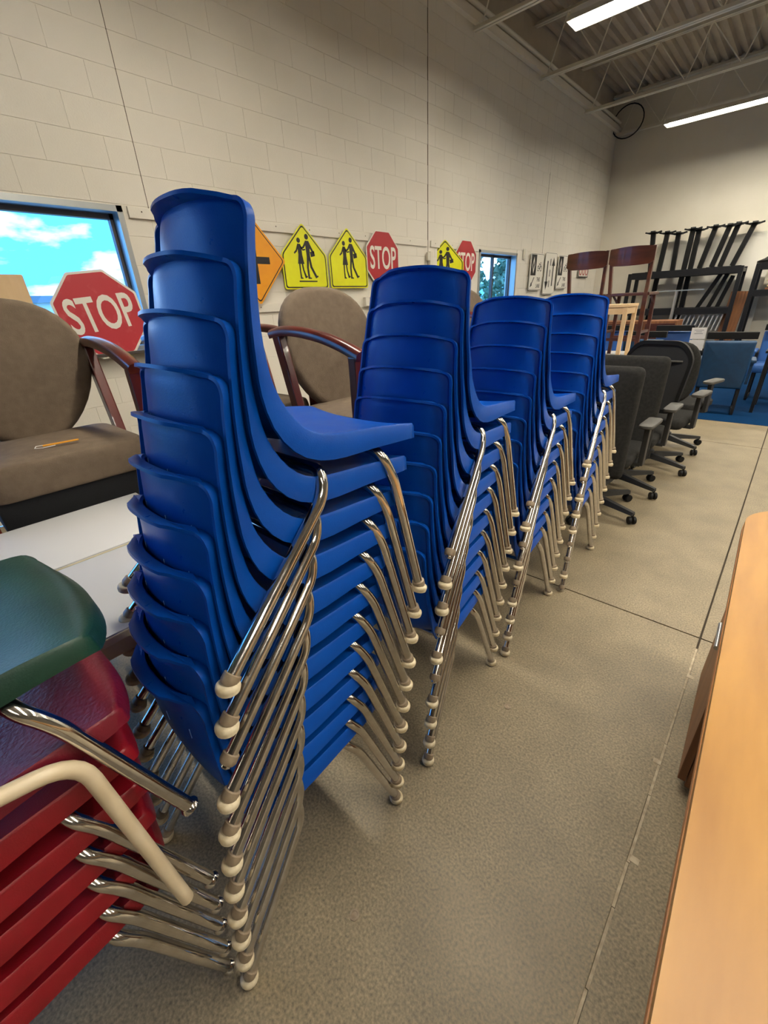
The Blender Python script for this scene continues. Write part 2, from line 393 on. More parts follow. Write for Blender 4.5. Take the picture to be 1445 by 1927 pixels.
# fluorescent fixtures
def fixture(x0, y, label):
    Lg = 2.56; root = thing('ceiling_light', label, 'light', (x0+Lg/2, y, FIX_Z), (0, 0, 0), 'fluorescent strip lights')
    m = MB(); m.box((0, 0, .075), (Lg, .10, .05)); hs = .13
    for s in (-1, 1):
        m.add([(-Lg/2, s*.05, .055), (Lg/2, s*.05, .055), (Lg/2, s*hs, -.02), (-Lg/2, s*hs, -.02), (-Lg/2, s*.05, .062), (Lg/2, s*.05, .062), (Lg/2, s*(hs+.006), -.02), (-Lg/2, s*(hs+.006), -.02)],
              [(0, 1, 2, 3), (4, 7, 6, 5), (3, 2, 6, 7), (0, 3, 7, 4), (1, 5, 6, 2), (0, 4, 5, 1)])
    for s in (-1, 1): m.box((s*(Lg/2+.003), 0, .02), (.006, 2*hs, .08))
    m.build('reflector', 'light_body', root)
    for s in (-1, 1): MB().tube([(-Lg/2+.03, s*.07, .018), (Lg/2-.03, s*.07, .018)], .015, 6).build('tube', 'tube_glow', root, 40)
    for a in (-1, 1): MB().tube([(a*.9, 0, .1), (a*.9, 0, ZD-FIX_Z)], .004, 5).build('hanger', 'joist', root)
    la = bpy.data.lights.new('fluorescent_lamp', 'AREA'); la.shape = 'RECTANGLE'; la.size = Lg-.1; la.size_y = .2; la.energy = LAMP_W
    la.color = LAMP_COL; la.spread = R_(150)
    lo = bpy.data.objects.new('fluorescent_lamp', la); col.objects.link(lo); lo.parent = root; lo.location = (0, 0, -.005)
rown = {-2.6: 'in the added row behind the camera', 1.8: 'in the row above the camera', 6.2: 'in the row nearer the camera', 10.6: 'in the row by the back wall'}
coln = {-2.68: 'first from the block wall', -.08: 'second from the block wall', 2.52: 'third from the block wall', 5.12: 'fourth from the block wall'}
for y in FIX_Y:
    for x in (FIX_X if y > 0 else FIX_X[2:]): fixture(x, y, 'glowing two-tube strip light %s, %s' % (rown[y], coln[x]))  # row behind the camera is added out of view to brighten the chair backs

# ------------------------------------------------------------------ moulded stacking chairs
def shell_mesh(name, material, bow=0.0, wide=1.0, ribs=True, drop=0):
    #      C(y,z)        E(y,z)        hw    d
    rows = [(.500, .386, .490, .402, .156, .030), (.497, .392, .488, .407, .166, .031), (.486, .398, .481, .411, .173, .032), (.462, .400, .462, .412, .177, .033),
            (.41, .397, .41, .411, .179, .037), (.34, .388, .34, .408, .180, .041), (.265, .380, .268, .403, .180, .046), (.21, .380, .216, .403, .179, .047),
            (.168, .388, .178, .416, .178, .046), (.132, .408, .146, .443, .176, .040), (.107, .445, .122, .480, .173, .029), (.092, .49, .111, .515, .171, .022),
            (.080, .55, .106, .563, .163, .018), (.074, .613, .106, .622, .155, .017), (.074, .666, .108, .668, .150, .017), (.074, .690, .109, .688, .1485, .017),
            (.074, .710, .110, .704, .1475, .017), (.075, .722, .110, .714, .1450, .018), (.075, .729, .110, .720, .1405, .019), (.075, .734, .110, .724, .133, .020), (.075, .736, .110, .726, .122, .021)]
    rows = catmull(rows, 2)
    n, K = len(rows), 15; rows = [np.array(r) for r in rows]
    bm = bmesh.new(); G = []
    for i, r in enumerate(rows):
        row = []
        for k in range(K):
            tt = -1+2*k/(K-1); a = abs(tt)**2.6; y = r[0]+(r[2]-r[0])*a; z = r[1]+(r[3]-r[1])*a
            if i < 12 and bow: y += bow*(1-tt*tt)*max(0, 1-i/10.); z -= drop*max(0, 1-i/8.)
            row.append(bm.verts.new((r[4]*wide*tt, y, z)))
        G.append(row)
    for i in range(n-1):
        for k in range(K-1): bm.faces.new((G[i][k], G[i][k+1], G[i+1][k+1], G[i+1][k]))
    E = np.array([[r[2], r[3]] for r in rows]); D = []
    for i in range(n):
        tg = E[min(i+1, n-1)]-E[max(i-1, 0)]; tg /= np.linalg.norm(tg); d = np.array([tg[1], -tg[0]])
        if i <= 3: d = np.array([.05, -1.])
        D.append(-d if d[1] > .3 or d[0] > .3 else d)
    loop = [(i, K-1) for i in range(n)]+[(n-1, k) for k in range(K-2, -1, -1)]+[(i, 0) for i in range(n-2, -1, -1)]+[(0, k) for k in range(1, K-1)]
    Lp = [G[i][k] for i, k in loop]; m = len(loop); rings = [Lp, [], []]
    for j, (i, k) in enumerate(loop):
        p = G[i][k].co; tg = (Lp[(j+1) % m].co-Lp[j-1].co).normalized(); dd = Vector((0, D[i][0], D[i][1])).normalized()
        out = tg.cross(dd).normalized(); cen = Vector((0, .2, .45))
        if out.dot(Vector((p.x, (p.y-.3) if i < 8 else 0, (p.z-.4) if i > 18 else 0))) < 0: out = -out
        d = rows[i][5]+(.005 if i == n-1 and 2 < k < K-3 else 0)
        rings[1].append(bm.verts.new(p+out*.0035+dd*.004)); rings[2].append(bm.verts.new(p+out*.0065+dd*d))
    for a, b in ((0, 1), (1, 2)):
        for j in range(m):
            q = (j+1) % m; bm.faces.new((rings[a][j], rings[a][q], rings[b][q], rings[b][j]))
    bmesh.ops.recalc_face_normals(bm, faces=bm.faces[:])
    mid = G[24][7]; bm.normal_update()
    if mid.normal.y < 0: bmesh.ops.reverse_faces(bm, faces=bm.faces[:])
    bmesh.ops.solidify(bm, geom=bm.faces[:], thickness=.006)
    bmesh.ops.recalc_face_normals(bm, faces=bm.faces[:])
    me = bpy.data.meshes.new(name); bm.to_mesh(me); bm.free()
    me.materials.append(M[material]); me.polygons.foreach_set('use_smooth', [True]*len(me.polygons)); me.set_sharp_from_angle(angle=R_(50))
    return me
TR = .0118
def leg_paths():
    P = {}
    for s in (-1, 1):
        P[('front', s)] = fillet([(s*.10, .375, .362), (s*.171, .378, .357), (s*.186, .412, .305), (s*.219, .508, .022)], .035)
        P[('rear', s)] = fillet([(s*.10, .214, .336), (s*.178, .218, .336), (s*.188, .214, .288), (s*.219, .002, .022)], .035)
    return P
LP = leg_paths()
def tube_mesh(pts, m, flare=False):
    mb = MB(); mb.tube(pts, TR, 12)
    if flare:
        a, b = pts[-2], pts[-1]; d = (b-a).normalized(); mb.tube([b-d*.002, b+d*.002, b+d*.006, b+d*.007], [TR, TR+.003, TR+.0045, TR*.6], 12)
    return mb.mesh('leg', m, 45)
def glide_meshes(kind):
    out = {}
    for key, pts in LP.items():
        a, b = pts[-2], pts[-1]; d = (b-a).normalized(); q = Vector((0, 0, 1)).rotation_difference(d).to_matrix()
        mb = MB()
        mb.lathe([(TR+.0005, -.010), (TR+.0034, -.009), (TR+.0038, .004), (TR+.001, .009), (.004, .010)], 14, b, q, 1)
        if kind == 'cap':
            mb.tube([b+d*.008, b+d*.014], .006, 8, mi=1)
            e = b+d*.008
            tl = Euler((random.uniform(-.12, .12), random.uniform(-.12, .12), 0)).to_matrix()
            mb.lathe([(.0075, .004), (.016, .003), (.0195, 0), (.0205, -.005), (.019, -.0125), (.014, -.0150), (.001, -.0155)], 18, (e.x, e.y, .0162), tl, 0)
        else: mb.lathe([(.009, .006), (.009, .014), (.006, .017), (.001, .018)], 12, b, q, 2)
        out[key] = mb.mesh('glide', ['glide', 'collar', 'chrome'], 40)
    return out
GL = {k: glide_meshes(k) for k in ('cap', 'bare')}
LEGS = {m: {k: tube_mesh(p, m, False) for k, p in LP.items()} for m in ('chrome',)}
LEGF = {m: {k: tube_mesh(p, m, True) for k, p in LP.items()} for m in ('chrome', 'cream_paint')}
CROSS = {}
for m in ('chrome', 'cream_paint'):
    CROSS[m] = [MB().tube([(-.102, .375, .362), (.102, .375, .362)], TR, 12).mesh('crossbar', m, 45), MB().tube([(-.102, .214, .336), (.102, .214, .336)], TR, 12).mesh('crossbar', m, 45)]
SH = {'blue': shell_mesh('shell', 'blue'), 'red': shell_mesh('shell', 'red'), 'burgundy': shell_mesh('shell', 'burgundy', .012, 1.0),
      'green': shell_mesh('shell', 'green', .022, 1.0, drop=.012)}
from mathutils.bvhtree import BVHTree
_b = bmesh.new(); _b.from_mesh(SH['blue']); _t = BVHTree.FromBMesh(_b); ribm = MB()
for x in (-.075, .022, .098):
    for zz in (.634, .642, .650):
        h = _t.ray_cast(Vector((x, -.5, zz)), Vector((0, 1, 0)))[0]
        if h: ribm.box((x, h.y, zz), (.0012, .0016, .0082))
_b.free()
RIB = ribm.mesh('rib', 'rib_mark')
def stack_chair(kind, label, group, legs='chrome', glides=True, bare=(), cat='chair'):
    t = thing('stacking_chair', label, cat, group=group); put('shell', SH[kind], t)
    if kind == 'blue': put('rib', RIB, t)
    for key in LP:
        l = put('leg', (LEGS if glides else LEGF)[legs][key], t)
        if glides: put('glide', GL['bare' if key in bare else 'cap'][key], l)
    for c in CROSS[legs]: put('crossbar', c, t)
    return t
OM, TY, TZ = .0178, .0062, .0813
def pose(i, x, y, OM=OM, TY=TY, TZ=TZ):
    py, pz = 0., 0.
    for k in range(int(i)):
        a = OM*k; py += math.cos(a)*TY+math.sin(a)*TZ; pz += -math.sin(a)*TY+math.cos(a)*TZ
    return (x, y+py, pz), (-OM*i, 0, 0)
ORD = ['topmost', 'second from the top', 'third from the top', 'fourth from the top', 'fifth from the top', 'sixth from the top', 'seventh from the top',
       'eighth from the top', 'ninth from the top', 'tenth from the top', 'bottom one']
STK = [(11, -.76, .057, 0, 'nearest, tallest stack', {8: 1}), (10, -.758, .705, .106, 'second stack from the camera', {9: 1, 6: 1, 4: 1}),
       (9, -.793, 1.311, .05, 'third stack from the camera', {8: 1, 6: 1, 4: 1}), (9, -.781, 1.886, .05, 'fourth, farthest stack', {7: 1, 3: 1, 2: 1, 0: 1})]
for n, x, y, yw, nm, bare in STK:
    for i in range(n):
        pos = 'bottom one' if i == 0 else ORD[n-1-i]
        c = stack_chair('blue', 'blue stacking chair, %s of the %s' % (pos, nm), 'blue stacking chairs', bare=[('rear', 1)] if i in bare else ())
        l, r = pose(i, 0, 0); py = l[1]; jit = random.uniform(-.003, .003)
        c.location = (x-py*math.sin(yw)+random.uniform(-.002, .002), y+py*math.cos(yw), l[2]); c.rotation_euler = (r[0], 0, yw+jit)
RX, RY, RP = -.812, -.478, (-.002, .009, .0795)
for i in range(5):
    c = stack_chair('red', 'red plastic stacking chair, %s of the red chairs at lower left' % ['bottom one', 'second from the bottom', 'middle one', 'second from the top', 'topmost'][i], 'red stacking chairs', glides=False)
    c.location, c.rotation_euler = pose(i, RX+.003*(i % 2), RY, *RP)
c = stack_chair('green', 'dark green plastic school chair with chrome legs on top of the red stack', None, glides=False)
c.location, c.rotation_euler = pose(7, RX+.01, RY-.012, *RP)
l, r = pose(5, RX+.012, RY, *RP); l = (l[0], l[1], l[2]+.01)
inv = (Matrix.Translation(l) @ Euler(r).to_matrix().to_4x4()).inverted()
for s_ in (-1, 1):
    w_ = [at(0, 1500, 0, -.595), at(145, 1428, 0, -.595), at(352, 1690, 0, -.575)]; q_ = [inv @ v for v in w_]
    d_ = (q_[0]-q_[1]); q_[0] = q_[1]+d_*3.2
    LEGF['cream_paint'][('front', s_)] = tube_mesh(fillet([(s_*v.x if s_ > 0 else -v.x, v.y, v.z) for v in q_], .05), 'cream_paint', False)
c = stack_chair('burgundy', 'dark burgundy school chair with cream painted legs, under the green one', None, legs='cream_paint', glides=False)
c.location, c.rotation_euler = l, r

# ------------------------------------------------------------------ white training tables
def training_table(x0, x1, label):
    y0, y1, z = -1.05, .475, .74; root = thing('training_table', label, 'table', ((x0+x1)/2, (y0+y1)/2, 0), group='white training tables'); hx, hy = (x1-x0)/2-.004, (y1-y0)/2
    MB().box((0, 0, z-.011), (2*hx, 2*hy, .022), ch=.003).build('top', 'table_white', root, 40)
    m = MB()
    for s in (-1, 1): m.box((s*(hx-.004), 0, z-.014), (.012, 2*hy+.004, .02), ch=.003)
    m.build('edge_strip', 'table_edge', root)
    m = MB()
    for s in (-1, 1): m.box((s*(hx-.02), 0, z-.045), (.02, 2*hy-.06, .045), ch=.003)
    m.build('apron', 'table_edge', root)
    for sy in (-1, 1):
        for sx in (-1, 1): MB().tube([(sx*(hx-.05), sy*(hy-.2), z-.03), (sx*(hx-.05), sy*(hy-.2), 0)], .016, 10).build('leg', 'dark_metal', root, 40)
        MB().bar((-hx+.05, sy*(hy-.2), .12), (hx-.05, sy*(hy-.2), .12), .02, .02).build('stretcher', 'dark_metal', root)
training_table(-1.365, -.942, 'narrow white training table with cream edge beside the blue stack')
training_table(-1.80, -1.375, 'narrow white training table farther from the aisle, in front of the large armchair')
# low benches that carry the armchairs
def bench(x0, x1, y0, y1, z, label):
    root = thing('low_bench', label, 'bench', ((x0+x1)/2, (y0+y1)/2, 0), group='low benches under the armchairs'); hx, hy = (x1-x0)/2, (y1-y0)/2
    MB().box((0, 0, z-.015), (2*hx, 2*hy, .03), ch=.004).build('top', 'wood_mid', root)
    for a in (-1, 1):
        for b in (-1, 1): MB().box((a*(hx-.05), b*(hy-.05), (z-.03)/2), (.05, .05, z-.03)).build('leg', 'wood_mid', root)
bench(-2.42, -1.82, 0, .64, .47, 'low brown bench under the leftmost tan armchair'); bench(-2.28, -1.1, .79, 3.5, .54, 'long low brown bench under the row of tan armchairs')
# ------------------------------------------------------------------ tan armchairs
def pad(poly, y0, y1, r, n=5):
    """a rounded cushion: outline in XZ, thick along Y"""
    m = MB(); c = np.mean(np.array(poly), 0); N_ = len(poly); vs = []; prof = [(y0, .0), (y0, 1)]
    secs = [(0, 1-r*1.0), (r*.3, 1-r*.45), (r*.8, 1-r*.1), (1-.0, 1)]
    th = y1-y0; rr = min(th/2, .04); L_ = []
    size = np.max(np.abs(np.array(poly)-c))
    for k in range(n+1):
        a = PI/2*k/n; L_.append((y0+rr*(1-math.sin(a)), 1-(rr*(1-math.cos(a)))/size))
    L_ = L_[::-1]
    L_ = [(y0+rr*(1-math.cos(PI/2*k/n)), 1-rr*(1-math.sin(PI/2*k/n))/size) for k in range(n+1)]+[(y1-rr*(1-math.cos(PI/2*k/n)), 1-rr*(1-math.sin(PI/2*k/n))/size) for k in range(n, -1, -1)]
    for yy, sc in L_: vs += [(c[0]+(p[0]-c[0])*sc, yy, c[1]+(p[1]-c[1])*sc) for p in poly]
    k = len(L_); fs = [(i*N_+j, i*N_+(j+1) % N_, (i+1)*N_+(j+1) % N_, (i+1)*N_+j) for i in range(k-1) for j in range(N_)]
    # domed end faces
    vs += [(c[0], y0-.012, c[1]), (c[0], y1+.014, c[1])]; a, b = len(vs)-2, len(vs)-1
    fs += [((j+1) % N_, j, a) for j in range(N_)]+[((k-1)*N_+j, (k-1)*N_+(j+1) % N_, b) for j in range(N_)]
    m.add(vs, fs); return m
def armchair_proto():
    t = thing('armchair', 'tan', 'armchair')
    # back: egg-shaped upholstered panel
    out = []
    for k in range(36):
        a = 2*PI*k/36; ca, sa = math.cos(a), math.sin(a); wv = .285 if sa > 0 else .285-.085*(-sa)**1.3
        hz = .245 if sa > 0 else .33
        out.append((wv*math.copysign(abs(ca)**.82, ca), .76+hz*math.copysign(abs(sa)**.86, sa)))
    m = pad(out, -.045, .025, .1); 
    m.v = [(x, y+.10*(x*x)/.08*.35, z) for x, y, z in m.v]
    m.build('backrest', 'tan', t, 60, (0, -.14, 0), (R_(9), 0, 0))
    # seat
    sq = rpoly([(-.262, -.215), (.262, -.215), (.268, .255), (-.268, .255)], .07, 5); m = MB(); vs = []; N_ = len(sq); L_ = []
    for k in range(6): a = PI/2*k/5; L_.append((.345+.05*(1-math.cos(a)), 1-.035*(1-math.sin(a))))
    for k in range(6): a = PI/2*(5-k)/5; L_.append((.468-.05*(1-math.cos(a)), 1-.05*(1-math.sin(a))))
    for zz, sc in L_: vs += [(x*sc, y*sc, zz) for x, y in sq]
    fs = [(i*N_+j, i*N_+(j+1) % N_, (i+1)*N_+(j+1) % N_, (i+1)*N_+j) for i in range(len(L_)-1) for j in range(N_)]
    vs += [(0, 0, .345), (0, 0.02, .486)]; fs += [((j+1) % N_, j, len(vs)-2) for j in range(N_)]+[((len(L_)-1)*N_+j, (len(L_)-1)*N_+(j+1) % N_, len(vs)-1) for j in range(N_)]
    m.add(vs, fs); m.build('seat', 'tan', t, 60)
    MB().box((0, .015, .293), (.50, .43, .12), ch=.01).build('underseat_block', 'black_matte', t)  # black box filling the space below the seat cushion
    for s in (-1, 1):
        x = s*.292
        arm = [(-.285, .800), (-.2, .812), (-.08, .808), (.06, .788), (.18, .757), (.275, .722)]
        pts = catmull([(x, a, b) for a, b in arm], 5); m = MB(); vs = []; sec = [(-.026, -.018), (.026, -.018), (.029, .004), (.020, .017), (0, .022), (-.020, .017), (-.029, .004)]
        for i, p in enumerate(pts):
            tg = pts[min(i+1, len(pts)-1)]-pts[max(i-1, 0)]; tg /= np.linalg.norm(tg); nn = np.array([0, -tg[2], tg[1]])
            vs += [tuple(p+np.array([a, 0, 0])+nn*b) for a, b in sec]
        n7 = len(sec); k = len(pts); m.add(vs, [(i*n7+j, i*n7+(j+1) % n7, (i+1)*n7+(j+1) % n7, (i+1)*n7+j) for i in range(k-1) for j in range(n7)]+[tuple(range(n7))[::-1], tuple((k-1)*n7+j for j in range(n7))])
        m.build('arm', 'mahogany', t, 45)
        MB().bar((x, .245, 0), (x, .245, .722), .042, .055, ch=.006).build('leg', 'mahogany', t)
        m = MB(); m.bar((x, -.135, .36), (x, -.245, .795), .04, .05, ch=.006); m.bar((x, -.135, .40), (x, -.25, 0), .04, .05, ch=.006); m.build('leg', 'mahogany', t)
    m = MB(); m.bar((-.29, .21, .36), (.29, .21, .36), .03, .03); m.bar((-.29, -.14, .36), (.29, -.14, .36), .03, .03); m.build('seat_rail', 'mahogany', t)
    return t
ac = armchair_proto()
ARM = [(-2.08, .318, 'large tan armchair with mahogany arms at the left edge, before the window', 0), (-1.93, 1.09, 'tan armchair mostly hidden behind the nearest blue stack', 0),
       (-1.37, 1.385, 'tan armchair with curved mahogany arm, between the first two blue stacks', 0), (-1.72, 3.13, 'tan armchair back showing between the second and third blue stacks', 0)]
for i, (x, y, lb, rz) in enumerate(ARM):
    c = ac if i == 0 else copy_tree(ac)
    c.location = (x, y, .541 if i else .471); c.scale = ((.92 if i else 1.0),)*3; c.rotation_euler = (0, 0, R_(-90)+rz); tag(c, lb, 'armchair', 'tan armchairs')
p = Vector((-1.95, .27, .958)); m = MB(); m.bar((0, 0, 0), (.02, .11, .001), .010, .004, mi=0); m.tube([(0, 0, .002), (-.0, -.02, .003), (.03, -.03, .003), (.05, -.01, .003), (.045, .03, .003)], .0012, 5, mi=1)
tag(m.build('orange_tag', ['orange_stick', 'paper'], None, 0, p), 'small orange stick with white string on the leftmost armchair seat', 'tag')

# ------------------------------------------------------------------ signs on the block wall
WR = (R_(90), 0, R_(90))
def sign(name, label, y, z, parts, cat='sign', group=None, tilt=(0, 0), x=WX+.045, spin=0):
    t = thing(name, label, cat, (x, y, z), (0, 0, 0), group); t.rotation_euler = (Matrix.Rotation(R_(90), 3, 'Z') @ Matrix.Rotation(R_(90), 3, 'X') @ Euler((tilt[0], tilt[1], spin)).to_matrix()).to_euler()
    for nm, me in parts: put(nm, me, t)
    return t
def plate_layers(poly, cols, name='panel', r=.02, first=True):
    """panel and printed bands; cols = [(scale, material)]"""
    out = [(name, MB().prism(rpoly(poly, r), -.002, 0).mesh(name, cols[0][1]))]; c = np.mean(np.array(poly), 0)
    for i, (sc, m) in enumerate(cols[1:]):
        q = [(c[0]+(a-c[0])*sc, c[1]+(b-c[1])*sc) for a, b in poly]
        out.append(('printed_field', MB().prism(rpoly(q, r*sc), 0, .0006*(i+1)).mesh('printed_field', m)))
    return out
def stop_parts(red, worn=False):
    poly = ngon(8, .30/math.cos(PI/8), PI/8)
    ps = plate_layers(poly, [(1, 's_white'), (.945, red)], r=.012)
    ps.append(('lettering', text_mesh('STOP', .335, 's_white', .60, .0014, .005))); return ps
PENT = [(-.30, -.30), (.30, -.30), (.30, .02), (0, .30), (-.30, .02)]
def walkers(line):
    m = MB(); z0, z1 = .0013, .0020
    Q = .0122
    def P(pl): m.prism([(x*Q-.01, y*Q-.01) for x, y in pl], z0, z1)
    def cir(x, y, r): m.prism([(x*Q-.01+a*Q, y*Q-.01+b*Q) for a, b in ngon(14, r)], z0, z1)
    # taller figure, right
    cir(4.3, 15.6, 2.1); P([(2.6, 12.8), (6.2, 12.6), (8.0, 9.5), (11.2, 4.2), (10.2, 3.2), (6.8, 7.2), (6.4, 1.0), (2.8, 1.0), (2.4, 8.0)])
    P([(2.6, 12.6), (-.4, 8.6), (-2.6, 7.4), (-2.2, 6.4), (.6, 7.2), (3.2, 10)])
    P([(2.8, 1.4), (5.2, 1.4), (3.8, -7.4), (4.2, -14.6), (6.0, -15.0), (6.0, -15.8), (2.2, -15.8), (1.8, -7.2)])
    P([(4.2, 1.4), (6.5, 1.4), (7.8, -6.4), (12.2, -13.4), (13.6, -13.2), (13.8, -14.2), (10.8, -15.4), (5.6, -7.0)]); P([(6.8, 4.6), (11.4, 5.6), (12.0, 1.8), (7.4, .8)])
    # shorter figure with skirt, left
    cir(-4.6, 12.6, 1.9); P([(-6.0, 10.2), (-3.0, 10.0), (-2.0, 6.4), (-2.0, 2.4), (-.6, -4.6), (-7.4, -4.6), (-6.0, 2.4), (-6.2, 6.0)])
    P([(-6.0, 10.0), (-8.2, 5.6), (-10.6, 3.6), (-10.0, 2.6), (-7.4, 4.2), (-5.4, 7.8)]); P([(-3.2, 9.6), (-.6, 6.4), (2.0, 6.8), (2.0, 5.8), (-.8, 5.2), (-3.6, 7.6)])
    P([(-6.4, -4.4), (-4.9, -4.4), (-5.1, -9.5), (-4.6, -14.6), (-3.2, -15.2), (-3.4, -15.8), (-6.2, -15.8), (-6.4, -9.5)])
    P([(-3.6, -4.4), (-2.0, -4.4), (-1.4, -9.0), (.6, -13.6), (1.8, -13.6), (1.6, -14.6), (-.9, -15.4), (-2.9, -9.2)])
    if line: P([(-8, -17.2), (12, -17.2), (12, -18.2), (-8, -18.2)])
    return ('symbol', m.mesh('symbol', 's_black'))
def pent_parts(line=False): return plate_layers(PENT, [(1, 's_yellow'), (.955, 's_black'), (.91, 's_yellow')], r=.03)+[walkers(line)]
SG = 'signs hung on the block wall'
sign('stop_sign', 'red octagonal stop sign hung on the wall above the armchairs, clear of the window', 4.53, 1.885, stop_parts('s_red'), group=SG)
sign('stop_sign', 'red octagonal stop sign next to the far window, above the second blue stack', 6.42, 1.90, stop_parts('s_red'), group=SG)
sign('stop_sign', 'worn red stop sign leaning in the big window at the left', 1.225, 1.40, stop_parts('s_red_worn'), tilt=(R_(-4), 0), x=WX+.09, spin=R_(6), group=SG)
pen = pent_parts(True)
sign('school_crossing_sign', 'yellow school crossing sign with a line under the walkers, next to the orange diamond', 3.30, 1.865, pen, group=SG)
sign('school_crossing_sign', 'yellow school crossing sign beside the first hung stop sign', 3.935, 1.872, pent_parts(), group=SG)
sign('school_crossing_sign', 'yellow school crossing sign just past the dark wall joint, partly behind the second blue stack', 5.835, 1.872, pent_parts(), x=WX+.06, tilt=(0, R_(-30)), group=SG)
sign('school_crossing_sign', 'yellow sign corner peeking out left of the nearest blue stack', 2.10, 1.85, pent_parts(), x=WX+.03, group=SG)
dia = [(0, -.385), (.36, 0), (0, .385), (-.36, 0)]
ps = plate_layers(dia, [(1, 's_orange'), (.94, 's_black'), (.905, 's_orange')], r=.03)
m = MB(); m.prism([(-.028, -.20), (.028, -.20), (.028, .20), (-.028, .20)], .0013, .002); m.prism([(.028, -.03), (.17, -.03), (.17, .03), (.028, .03)], .0013, .002); ps.append(('symbol', m.mesh('symbol', 's_black')))
sign('side_road_sign', 'orange diamond warning sign with black bars behind the nearest blue stack', 2.665, 1.812, ps, group=SG, x=WX+.07)
def bike_parts():
    q = [(-.29, -.31), (.29, -.31), (.29, .31), (-.29, .31)]
    ps = plate_layers(q, [(1, 's_white'), (.965, 's_black'), (.945, 's_white')], r=.04)
    m = MB(); m.prism([(-.25, -.06), (-.03, -.06), (-.03, .285), (-.25, .285)], .0012, .0020, 0); m.ring([(-.14, -.03), (-.085, .11), (-.14, .25), (-.195, .11)], [(-.14, .03), (-.108, .11), (-.14, .19), (-.172, .11)], .002, .0027, 1)
    ps.append(('lane_diamond', m.mesh('lane_diamond', ['s_black', 's_white'])))
    m = MB()
    for a in (.065, .185): m.ring([(a+x, .06+y) for x, y in ngon(16, .048)], [(a+x, .06+y) for x, y in ngon(16, .036)], .0012, .002)
    for p, q2 in (((.065, .06), (.10, .13)), ((.10, .13), (.165, .13)), ((.185, .06), (.16, .155)), ((.065, .06), (.13, .06)), ((.13, .06), (.165, .13)), ((.14, .16), (.175, .16)), ((.085, .14), (.115, .14))): m.bar((*p, .0016), (*q2, .0016), .011, .0008)
    ps.append(('bicycle_symbol', m.mesh('bicycle_symbol', 's_black')))
    m = MB(); m.bar((-.08, -.09, .0016), (-.19, -.215, .0016), .022, .0008); m.prism([(-.235, -.265), (-.15, -.225), (-.20, -.175)], .0012, .002); ps.append(('arrow', m.mesh('arrow', 's_black')))
    for tx, yy in (('THIS', -.13), ('LANE', -.24)):
        me = text_mesh(tx, .10, 's_black', .72, .0012, .001); me.transform(Matrix.Translation((.11, yy, 0.001))); ps.append(('lettering', me))
    return ps
bp_ = bike_parts()
sign('bike_lane_sign', 'white bike lane sign reading THIS LANE nearest the far window', 8.93, 1.82, bp_, group=SG)
sign('bike_lane_sign', 'white bike lane sign reading THIS LANE nearest the wooden stools', 10.22, 1.835, bp_, group=SG)
q = [(-.28, -.37), (.28, -.37), (.28, .37), (-.28, .37)]; ps = plate_layers(q, [(1, 's_white'), (.97, 's_black'), (.955, 's_white')], r=.04); m = MB()
for x, s in ((-.15, -1), (.13, 1)): m.prism([(x-.022, -.22), (x+.022, -.22), (x+.022, .22), (x-.022, .22)], .0012, .002); m.prism([(x-.075, s*.14), (x+.075, s*.14), (x, s*.29)], .0012, .0022)
for k in range(3): m.prism([(-.03, -.24+k*.19), (-.002, -.24+k*.19), (-.002, -.12+k*.19), (-.03, -.12+k*.19)], .0012, .002)
ps.append(('arrows', m.mesh('arrows', 's_black')))
sign('two_way_sign', 'white sign with black up and down arrows between the two bike lane signs', 9.57, 1.80, ps, group=SG)
m = MB(); m.prism(rpoly([(-.3, -.11), (.3, -.11), (.3, .11), (-.3, .11)], .02), -.002, 0, 0)
for k in (-1, 0, 1): m.ring([(k*.19+a, .01+b) for a, b in ngon(18, .08)], [(k*.19+a, .01+b) for a, b in ngon(18, .052)], 0, .001, 1)
m.ring(rpoly([(-.3, -.11), (.3, -.11), (.3, .11), (-.3, .11)], .02), rpoly([(-.28, -.09), (.28, -.09), (.28, .09), (-.28, .09)], .02), 0, .001, 2)
sign('ring_sign', 'small white sign with red rings seen through the left wooden stool', 11.45, 1.86, [('panel', m.mesh('panel', ['s_white', 's_red', 's_black']))], group=SG)
q = [(-.16, -.28), (.16, -.28), (.16, .26), (-.16, .26)]
sign('blank_board', 'plain pale board standing in the big window beside the worn stop sign', .66, 1.41, plate_layers(q, [(1, 'wood_pale')], r=.01), cat='board', tilt=(R_(-4), 0), x=WX+.07)
# rails and boxes on the wall
def rail(y0, y1, z, h, label):
    m = MB(); m.box((0, 0, 0), (.02, y1-y0, h), ch=.003, mi=0)
    yy = -(y1-y0)/2+.1
    while yy < (y1-y0)/2: m.lathe([(.006, .0), (.005, .0012), (.001, .0013)], 8, (.0105, yy, .008), Euler((0, PI/2, 0)).to_matrix(), 1); yy += .42
    tag(m.build('wall_rail', ['wall', 'joint_dark'], None, 0, (WX+.0105, (y0+y1)/2, z)), label, 'rail', 'white rails on the block wall')
rail(1.64, 5.47, 2.105, .075, 'long white wooden rail above the hung signs'); rail(5.56, 6.82, 2.105, .075, 'short white wooden rail left of the far window')
rail(1.75, 5.0, 1.40, .075, 'white wooden rail below the hung signs')
m = MB(); m.box((0, -.06, 0), (.05, .07, .10), ch=.006); m.box((0, .035, 0), (.05, .10, .10), ch=.006); tag(m.build('outlet_box', 'wall', None, 0, (WX+.045, 4.25, 1.42)), 'white electrical box on the lower rail under the stop sign', 'outlet')
m = MB(); m.box((0, 0, 0), (.05, .06, .16), ch=.006); m.box((.01, -.06, .02), (.03, .05, .10), ch=.005); tag(m.build('junction_box', 'wall_back', None, 0, (WX+.026, 5.53, 1.93)), 'pale junction box on the dark wall joint by the rail', 'box')
